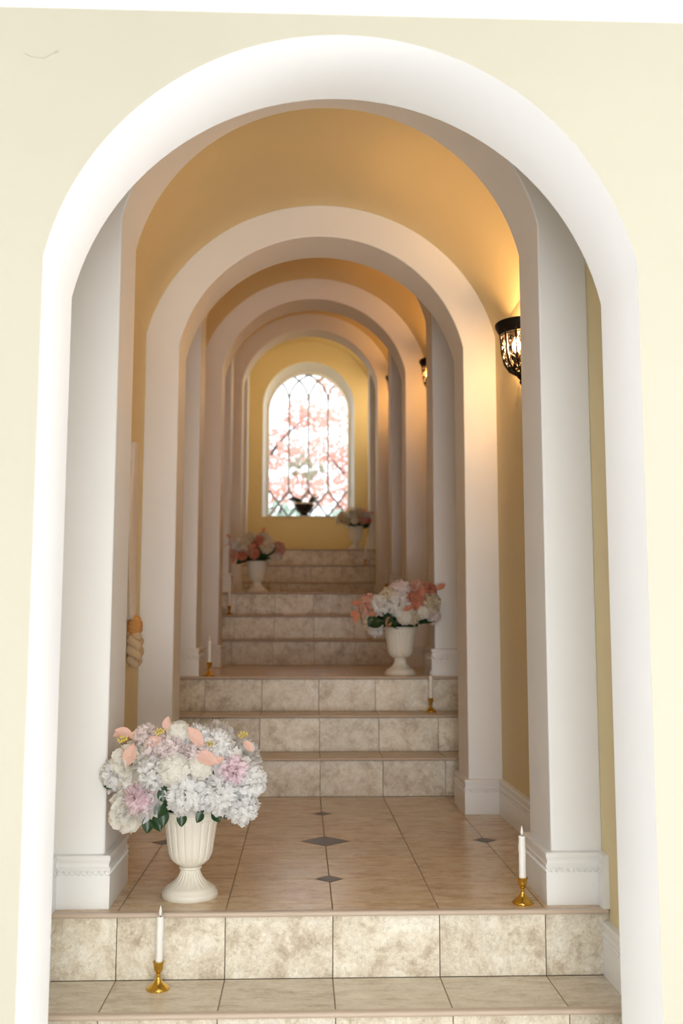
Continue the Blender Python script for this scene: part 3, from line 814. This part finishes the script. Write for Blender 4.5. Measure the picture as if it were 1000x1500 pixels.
def _stamen_mesh():
    bm = bmesh.new(); rg_ = random.Random(9)
    for i in range(16):
        d = Vector((rg_.gauss(0, .6), rg_.gauss(0, .6), 1)).normalized()
        tube(bm, [(0, 0, 0), d * 0.6, d * 0.9], [0.05, 0.05, 0.03], 4)
        ellipsoid(bm, d * 0.95, (0.13, 0.13, 0.13), None, 5, 4)
    me = bm2me('stamens', bm); me.materials.append(M['stamen']); return me
STAMEN = _stamen_mesh()

KINDS = {'W': ('peony', 'ruffled', 'pw', 'pw', 'ruffled white peony'), 'P': ('peony', 'pink', 'pw', 'pp', 'white peony with pink heart'), 'B': ('peony', 'ruffled', 'pb', 'pb', 'pale blush peony'),
         'C': ('rose', 'cupped', 'pi', 'pw', 'open ivory rose'), 'H': ('hydrangea', 'cluster', 'pi', 'pi', 'cream hydrangea head'), 'R': ('peony', 'ruffled', 'pr', 'pr', 'dusky coral peony'),
         'S': ('peony', 'ruffled', 'pk', 'pk', 'rust coral peony'), 'V': ('peony', 'ruffled', 'pv', 'pv', 'cream peony')}
def bouquet(base, label, items, corals, leaves, ell, seed, sc=1.0):
    """items: (kind, x, z, r) seen from the front, metres from the urn's rim centre; depth from the dome ell=(a,b,c,zc)"""
    rg = random.Random(seed)
    zr = 0.252 * sc
    o = empty('flower_bouquet', (base[0], base[1], base[2] + zr)); tag(o, label, 'bouquet', 'flower bouquets in the cream urns')
    a, b, c, zc = ell
    ctr = Vector((0, 0, zc * 0.75))
    cnt = 0
    def depth(x, z, r):
        k = 1 - (x / a) ** 2 - ((z - zc) / b) ** 2
        return -c * sqrt(max(0.0, k))
    bm = bmesh.new()
    for it in items:
        kd, x, z, r = it[:4]; nm, kind, mo, mi, lb = KINDS[kd]
        y = it[4] if len(it) > 4 else depth(x, z, r)
        p = Vector((x, y, z)); d = (p - ctr); d.z += 0.02; d = d.normalized()
        p2 = p - d * r * 0.55
        flower(o, nm, kind, cnt % 3, mo, mi, p2, d + Vector((0, -0.35, 0.0)) if y < 0.05 else d, r, rg.uniform(0, 6.28), lb)
        tube(bm, [(x * 0.06, y * 0.06, -0.006), (p2.x * 0.5, p2.y * 0.5, p2.z * 0.45 + 0.03), tuple(p2)], 0.0025, 5)
        cnt += 1
    obj('stems', bm, M['leaf'], o)
    for (x, z, L, ang, y) in corals:      # salmon petals with stamens
        y = depth(x, z, 0) - 0.004 if y is None else y; L *= 0.92
        d = Vector((cos(radians(ang)), -0.25, sin(radians(ang))))
        blade(o, 'coral_petal', CORAL if sc == 1.0 and ell[3] == 0.10 and ell[0] == 0.30 else RUST, (x, y, z), d, (0.2, -1, 0.4), L, 'veined salmon petal', 0.8)
    for (x, z, L, ang, y) in leaves:
        y = depth(x, z, 0) + 0.03 if y is None else y
        d = Vector((cos(radians(ang)), -0.3, sin(radians(ang))))
        blade(o, 'leaf', LEAF, (x, y, z), d, (0.1, -1, 0.6), L, 'glossy green leaf')
    for i in range(26):                   # dark leaves inside the dome
        an = rg.uniform(0, 6.28); el = rg.uniform(0.1, 1.1)
        d = Vector((cos(an) * cos(el), sin(an) * cos(el), sin(el)))
        blade(o, 'leaf', LEAF, Vector((0, 0, 0.004)) + Vector((d.x, d.y, 0)) * 0.045, d, (rg.gauss(0, 1), rg.gauss(0, 1), 1), rg.uniform(0.11, 0.16))
    return o
def stamen(o, x, y, z, s=0.02):
    b_ = link('stamens', STAMEN, None, o, (x, y, z)); b_.scale = (s, s, s); b_.rotation_euler = (0.9, 0.2, 0); b_['label'] = 'yellow stamens'

# -- nearest urn on the lowest landing
U1 = (-0.424, 0.172, 0.0)
urn(U1, 'cream fluted urn on the lowest landing, nearest the camera')
def c8(cx, cy): return ((140 + cx / 3.571 - 283) / 474.0, (1199 - (1040 + cy / 3.571)) / 474.0)
def I(k, cx, cy, r, y=None):
    x, z = c8(cx, cy); t_ = (k, x, z, r / 3.571 / 474.0)
    return t_ if y is None else t_ + (y,)
items = [I('P', 268, 455, 112), I('W', 525, 432, 112), I('W', 700, 432, 108), I('P', 765, 315, 100), I('W', 855, 375, 95), I('W', 815, 510, 95),
         I('C', 205, 275, 105), I('W', 125, 345, 90), I('C', 190, 540, 105), I('W', 335, 325, 90), I('H', 455, 300, 92), I('B', 430, 205, 85),
         I('H', 465, 125, 66), I('W', 575, 150, 75), I('W', 670, 185, 92), I('B', 290, 150, 75), I('H', 590, 290, 70), I('B', 350, 190, 70), I('B', 585, 225, 80)]
items += [('W', -0.15, 0.10, 0.07, 0.17), ('P', 0.0, 0.14, 0.07, 0.20), ('W', 0.15, 0.09, 0.07, 0.16), ('B', -0.08, 0.22, 0.06, 0.12), ('W', 0.08, 0.23, 0.065, 0.10), ('C', -0.19, 0.16, 0.06, 0.08), ('W', 0.18, 0.17, 0.06, 0.07)]
def CP(cx, cy, L, ang, y=None): x, z = c8(cx, cy); return (x, z, L / 3.571 / 474.0, ang, y)
corals = [CP(405, 135, 75, 75), CP(240, 165, 95, 160), CP(230, 175, 80, 20), CP(320, 205, 95, 25), CP(225, 300, 120, 70), CP(590, 205, 120, 125), CP(565, 245, 130, -18), CP(790, 195, 75, -45), CP(700, 265, 60, 200), CP(200, 150, 70, 200)]
leaves = [CP(355, 530, 95, -60), CP(340, 540, 85, -95), CP(420, 470, 90, -120), CP(400, 500, 90, -80), CP(640, 530, 60, -40), CP(170, 410, 70, 170), CP(160, 350, 70, 200), CP(500, 520, 70, -90), CP(600, 520, 60, -120), CP(410, 400, 80, -90)]
b1 = bouquet(U1, 'largest foreground bouquet of white and pink peonies', items, corals, leaves, (0.30, 0.24, 0.235, 0.10), 21)
for cx, cy in ((385, 155), (208, 190), (635, 212), (780, 185)):
    x, z = c8(cx, cy); stamen(b1, x, -0.19 if cx < 700 else -0.10, z)

# -- second landing, right
U2 = (0.455, 2.72, LV)
urn(U2, 'cream urn on the second landing beside the right-hand arch', 1.04)
def P2(px, py, r, k, y=None):
    t_ = (k, (px - 588) / 260.0, (922 - py) / 260.0, r / 260.0); return t_ if y is None else t_ + (y,)
items = [P2(552, 887, 18, 'W'), P2(581, 886, 21, 'W'), P2(584, 865, 17, 'B'), P2(632, 885, 20, 'V'), P2(607, 880, 17, 'S'), P2(533, 888, 17, 'R'), P2(535, 915, 14, 'V'), P2(546, 926, 13, 'W'), P2(592, 905, 15, 'H'), P2(604, 906, 14, 'V'),
         P2(610, 862, 13, 'R'), P2(630, 866, 13, 'S'), P2(566, 872, 12, 'V'), P2(636, 906, 13, 'B'), P2(620, 898, 13, 'H'),
         ('W', -0.12, 0.12, 0.07, 0.14), ('W', 0.1, 0.12, 0.07, 0.14), ('B', 0.0, 0.18, 0.07, 0.10)]
def c2_(px, py, L, ang): return ((px - 588) / 260.0, (922 - py) / 260.0, L / 260.0, ang, None)
corals = [c2_(528, 888, 14, 175), c2_(524, 898, 14, 220), c2_(566, 922, 18, 85), c2_(600, 893, 16, 200), c2_(612, 880, 18, 80), c2_(525, 900, 18, 250), c2_(636, 868, 16, 30), c2_(540, 905, 16, 20)]
leaves = [c2_(560, 915, 22, 190), c2_(575, 905, 22, 160), c2_(600, 915, 20, 20), c2_(550, 905, 18, 230), c2_(615, 912, 18, 0), c2_(585, 900, 20, 100), c2_(580, 918, 20, 170), c2_(570, 900, 20, 250), c2_(595, 918, 16, 10)]
bouquet(U2, 'bouquet of coral, cream and white peonies on the second landing', items, corals, leaves, (0.30, 0.24, 0.22, 0.12), 22, 1.04)

# -- third landing, left
U3 = (-0.455, 5.31, 2 * LV)
urn(U3, 'cream urn on the third landing by the left wall')
def P3(px, py, r, k): return (k, (px - 379) / 180.0, (822 - py) / 180.0, r / 180.0)
items = [P3(362, 797, 13, 'V'), P3(397, 798, 14, 'V'), P3(383, 792, 10, 'S'), P3(350, 800, 11, 'C'), P3(415, 803, 11, 'R'), P3(345, 812, 10, 'R'), P3(356, 814, 9, 'S'), P3(404, 820, 9, 'V'), P3(375, 812, 9, 'S'), P3(340, 795, 8, 'B'), P3(370, 785, 9, 'V'), P3(390, 783, 8, 'V'), P3(412, 815, 8, 'B'), P3(368, 806, 8, 'R'),
         ('V', -0.1, 0.12, 0.07, 0.14), ('V', 0.1, 0.12, 0.07, 0.14), ('B', 0.0, 0.17, 0.07, 0.08)]
def c3_(px, py, L, ang): return ((px - 379) / 180.0, (822 - py) / 180.0, L / 180.0, ang, None)
corals = [c3_(340, 790, 9, 120), c3_(337, 798, 9, 190), c3_(346, 818, 10, 260), c3_(352, 812, 10, 250), c3_(386, 782, 10, 60), c3_(378, 800, 12, 200)]
leaves = [c3_(390, 814, 14, 20), c3_(385, 818, 14, 0), c3_(400, 808, 12, 60), c3_(372, 800, 11, 90), c3_(360, 822, 12, 200), c3_(395, 812, 12, 30), c3_(380, 817, 12, 10)]
bouquet(U3, 'dusky bouquet of cream and rust flowers on the third landing', items, corals, leaves, (0.29, 0.23, 0.20, 0.11), 23)

# -- top landing, right
U4 = (0.475, 7.86, 3 * LV)
urn(U4, 'cream urn on the top landing below the window')
def P4(px, py, r, k): return (k, (px - 521) / 138.0, (772 - py) / 138.0, r / 138.0)
items = [P4(497, 758, 9, 'V'), P4(512, 752, 9, 'C'), P4(525, 750, 8, 'V'), P4(538, 756, 8, 'B'), P4(504, 766, 7, 'V'), P4(532, 764, 7, 'R'), P4(518, 764, 7, 'H'), P4(492, 764, 6, 'C'), P4(541, 764, 6, 'S'),
         ('V', -0.08, 0.10, 0.06, 0.12), ('V', 0.08, 0.10, 0.06, 0.12)]
def c4_(px, py, L, ang): return ((px - 521) / 138.0, (772 - py) / 138.0, L / 138.0, ang, None)
bouquet(U4, 'cream bouquet against the end wall under the window', items, [c4_(540, 755, 8, 20), c4_(530, 752, 8, 40)], [c4_(510, 766, 9, 180), c4_(524, 767, 9, 10), c4_(532, 768, 9, 0), c4_(506, 764, 8, 190), c4_(518, 768, 8, 200)], (0.24, 0.19, 0.18, 0.10), 24)

# ================================================================ CANDLES
def candle_meshes():
    bm = bmesh.new()
    octo = lambda i, a: (1 + 0.035 * abs(cos(4 * a))) if i < 5 else 1
    lathe(bm, [(0.0, 0.0), (0.030, 0.0), (0.0315, 0.003), (0.030, 0.006), (0.024, 0.011), (0.014, 0.019), (0.0075, 0.028), (0.0055, 0.036), (0.0075, 0.0385), (0.0055, 0.041), (0.0075, 0.046), (0.0115, 0.051), (0.0135, 0.058), (0.0138, 0.068), (0.0165, 0.0715), (0.0172, 0.0735), (0.0150, 0.0745), (0.0112, 0.073), (0.0108, 0.060), (0.0, 0.058)], 32, octo)
    hold = bm2me('candlestick', bm); hold.materials.append(M['brass']); hold.polygons.foreach_set('use_smooth', [True] * len(hold.polygons)); hold.set_sharp_from_angle(angle=radians(55))
    bm = bmesh.new(); rg_ = random.Random(4)
    lathe(bm, [(0.0, 0.0585), (0.0102, 0.0585), (0.0102, 0.10), (0.0100, 0.17), (0.0099, 0.186), (0.0102, 0.190), (0.0088, 0.1925), (0.006, 0.1905), (0.0, 0.190)], 24, lambda i, a: 1 + (0.03 * sin(3 * a + i) if 2 <= i <= 5 else 0))
    for a in (0.4, 2.3, 3.9, 5.2):
        ellipsoid(bm, (0.0100 * cos(a), 0.0100 * sin(a), 0.172 - 0.006 * a), (0.0016, 0.0016, 0.012), None, 6, 5)
    wax = bm2me('wax', bm); wax.materials.append(M['wax']); wax.polygons.foreach_set('use_smooth', [True] * len(wax.polygons)); wax.set_sharp_from_angle(angle=radians(60))
    bm = bmesh.new(); lathe(bm, [(0.0, 0.1935), (0.0022, 0.195), (0.0042, 0.201), (0.0040, 0.207), (0.0022, 0.215), (0.0007, 0.221), (0.0, 0.222)], 14)
    tip = bm2me('flame_tip', bm); tip.materials.append(M['wax']); tip.polygons.foreach_set('use_smooth', [True] * len(tip.polygons))
    bm = bmesh.new(); tube(bm, [(0, 0, 0.1895), (0, 0, 0.1945)], 0.0014, 6); wick = bm2me('wick', bm); wick.materials.append(M['wick'])
    return hold, wax, tip, wick
HOLD, WAX, TIP, WICK = candle_meshes()
def candle(x, y, z, where, lean=0.0, rot=0.0):
    h = link('candlestick', HOLD, None, None, (x, y, z)); h.rotation_euler.z = rot
    tag(h, 'small brass candlestick ' + where, 'candlestick', 'brass candlesticks along the stairs')
    c = empty('candle', (x, y, z)); c.rotation_euler = (0, lean, rot); tag(c, 'white flameless taper candle ' + where, 'candle', 'taper candles along the stairs')
    link('wax', WAX, None, c); t_ = link('flame_tip', TIP, None, c); t_['label'] = 'white plastic flame'; link('wick', WICK, None, c)
candle(-0.481, -0.075, -H_, 'on the lowest step, in front of the big urn', 0.012, 0.3)
candle(0.558, 0.058, 0.0, 'on the lowest landing by the right-hand arch base', 0.004, 0.4)
candle(0.596, A_ + 2 * TR - 0.07, 2 * H_, 'on the second flight of steps at the right', 0, 0.2)
candle(-0.594, P_ + 0.06, LV, 'on the second landing at the left arch base', 0, 0.1)
candle(-0.66, P_ + A_ + 2 * TR - 0.08, LV + 2 * H_, 'on the third flight of steps at the left', 0, 0.5)
candle(0.585, 2 * P_ + 0.06, 2 * LV, 'on the third landing, mostly behind the coral bouquet', 0, 0.0)
candle(0.563, 2 * P_ + A_ + 2 * TR - 0.08, 2 * LV + 2 * H_, 'on the uppermost steps at the right', 0, 0.0)

# ================================================================ ORCHID ON THE WINDOW SILL
def orchid():
    o = empty('potted_orchid', (-0.075, Y_BACK + 0.085, WZ0 + 0.012)); tag(o, 'white orchid in a black footed bowl on the window sill', 'potted plant')
    bm = bmesh.new(); lathe(bm, [(0.0, 0.0), (0.058, 0.0), (0.058, 0.012), (0.050, 0.024), (0.050, 0.034), (0.080, 0.055), (0.105, 0.085), (0.118, 0.120), (0.121, 0.150), (0.124, 0.160), (0.121, 0.166), (0.110, 0.160), (0.108, 0.145), (0.0, 0.140)], 40)
    obj('pot', bm, M['blackpot'], o, smooth=50)
    bm = bmesh.new(); lathe(bm, [(0.1235, 0.149), (0.1255, 0.154), (0.1265, 0.161), (0.1235, 0.1675), (0.119, 0.167)], 40); b_ = obj('rim_band', bm, M['urn'], o, smooth=50); b_['label'] = 'pale rim band'
    rg = random.Random(31)
    for i in range(12):
        a = (0 if i % 2 else pi) + rg.uniform(-.75, .75); e = rg.uniform(0.45, 1.15)
        d = Vector((cos(a) * cos(e), sin(a) * cos(e) * 0.6, sin(e)))
        blade(o, 'leaf', LEAF, (0.055 * cos(a), 0.05 * sin(a), 0.14), d, (0, 0, 1), rg.uniform(0.14, 0.175), None, 1.5)
    for s, (tx, tz) in enumerate(((-0.17, 0.66), (-0.05, 0.74), (0.08, 0.72), (0.20, 0.60))):
        bm = bmesh.new(); pts = [Vector((0.01 * s - 0.015, 0, 0.14)).lerp(Vector((tx, -0.02, tz)), u / 8) + Vector((0, 0, 0.10 * sin(pi * u / 8))) for u in range(9)]
        tube(bm, pts, 0.004, 5); obj('stem', bm, M['leaf'], o, smooth=60)
        for q in range(5):
            p = pts[8 - q] + Vector((rg.uniform(-.05, .05), rg.uniform(-.04, .03), rg.uniform(-.02, .03)))
            flower(o, 'orchid_blossom', 'small', q % 2, 'orchid', 'orchid', p, (rg.uniform(-.4, .4), -1, rg.uniform(-.2, .4)), rg.uniform(0.042, 0.055), rg.uniform(0, 6))
orchid()

# ================================================================ TIED DRAPE BEHIND THE LEFT ARCH
def drape():
    x0 = XO[0] - WOUT; y = 1.20
    o = empty('tied_drape', (x0, y, 0.66)); tag(o, 'pale hanging cloth with knotted end and orange cord rosette, behind left arch', 'drape')
    bm = bmesh.new(); rows = []; n = 20
    for i in range(15):                     # flat hanging cloth with folds, narrowing to the knot
        u = i / 14; z = 0.18 + 0.72 * u; w = 0.025 + 0.085 * sin(pi * min(1, u * 0.9 + 0.06)) ** 0.7 * (1 if u < 0.8 else 1 - (u - 0.8) * 3.6)
        row = []
        for k in range(n):
            a = 2 * pi * k / n; f = 1 + 0.12 * sin(5 * a + 2 * u)
            row.append(bm.verts.new((0.022 + 0.018 * sin(a) * f, -0.05 * u + w * cos(a) * f, z)))
        rows.append(row)
    for A, B in zip(rows, rows[1:]):
        for k in range(n): bm.faces.new((A[k], A[(k + 1) % n], B[(k + 1) % n], B[k]))
    bm.faces.new(rows[0]); bm.faces.new(rows[-1])
    obj('cloth', bm, M['cloth'], o, smooth=60)
    def braid(nm, mat, z0, z1, rad, amp, turns, n=3, lab=None):
        bm = bmesh.new()
        for q in range(n):
            pts, rr = [], []
            for i in range(25):
                u = i / 24; a = 2 * pi * (turns * u + q / n); e = sin(pi * (0.12 + 0.80 * u)) ** 0.6
                pts.append((0.040 + amp * 0.55 * e * sin(2 * a), amp * e * sin(a), z0 + (z1 - z0) * u)); rr.append(rad * (0.55 + 0.45 * e))
            tube(bm, pts, rr, 8)
        o2 = obj(nm, bm, mat, o, smooth=70)
        if lab: o2['label'] = lab
    braid('knot', M['knot'], -0.005, 0.135, 0.020, 0.030, 1.15)
    braid('cord_rosette', M['rope'], 0.118, 0.190, 0.013, 0.030, 1.3, 4, 'orange braided cord')
drape()
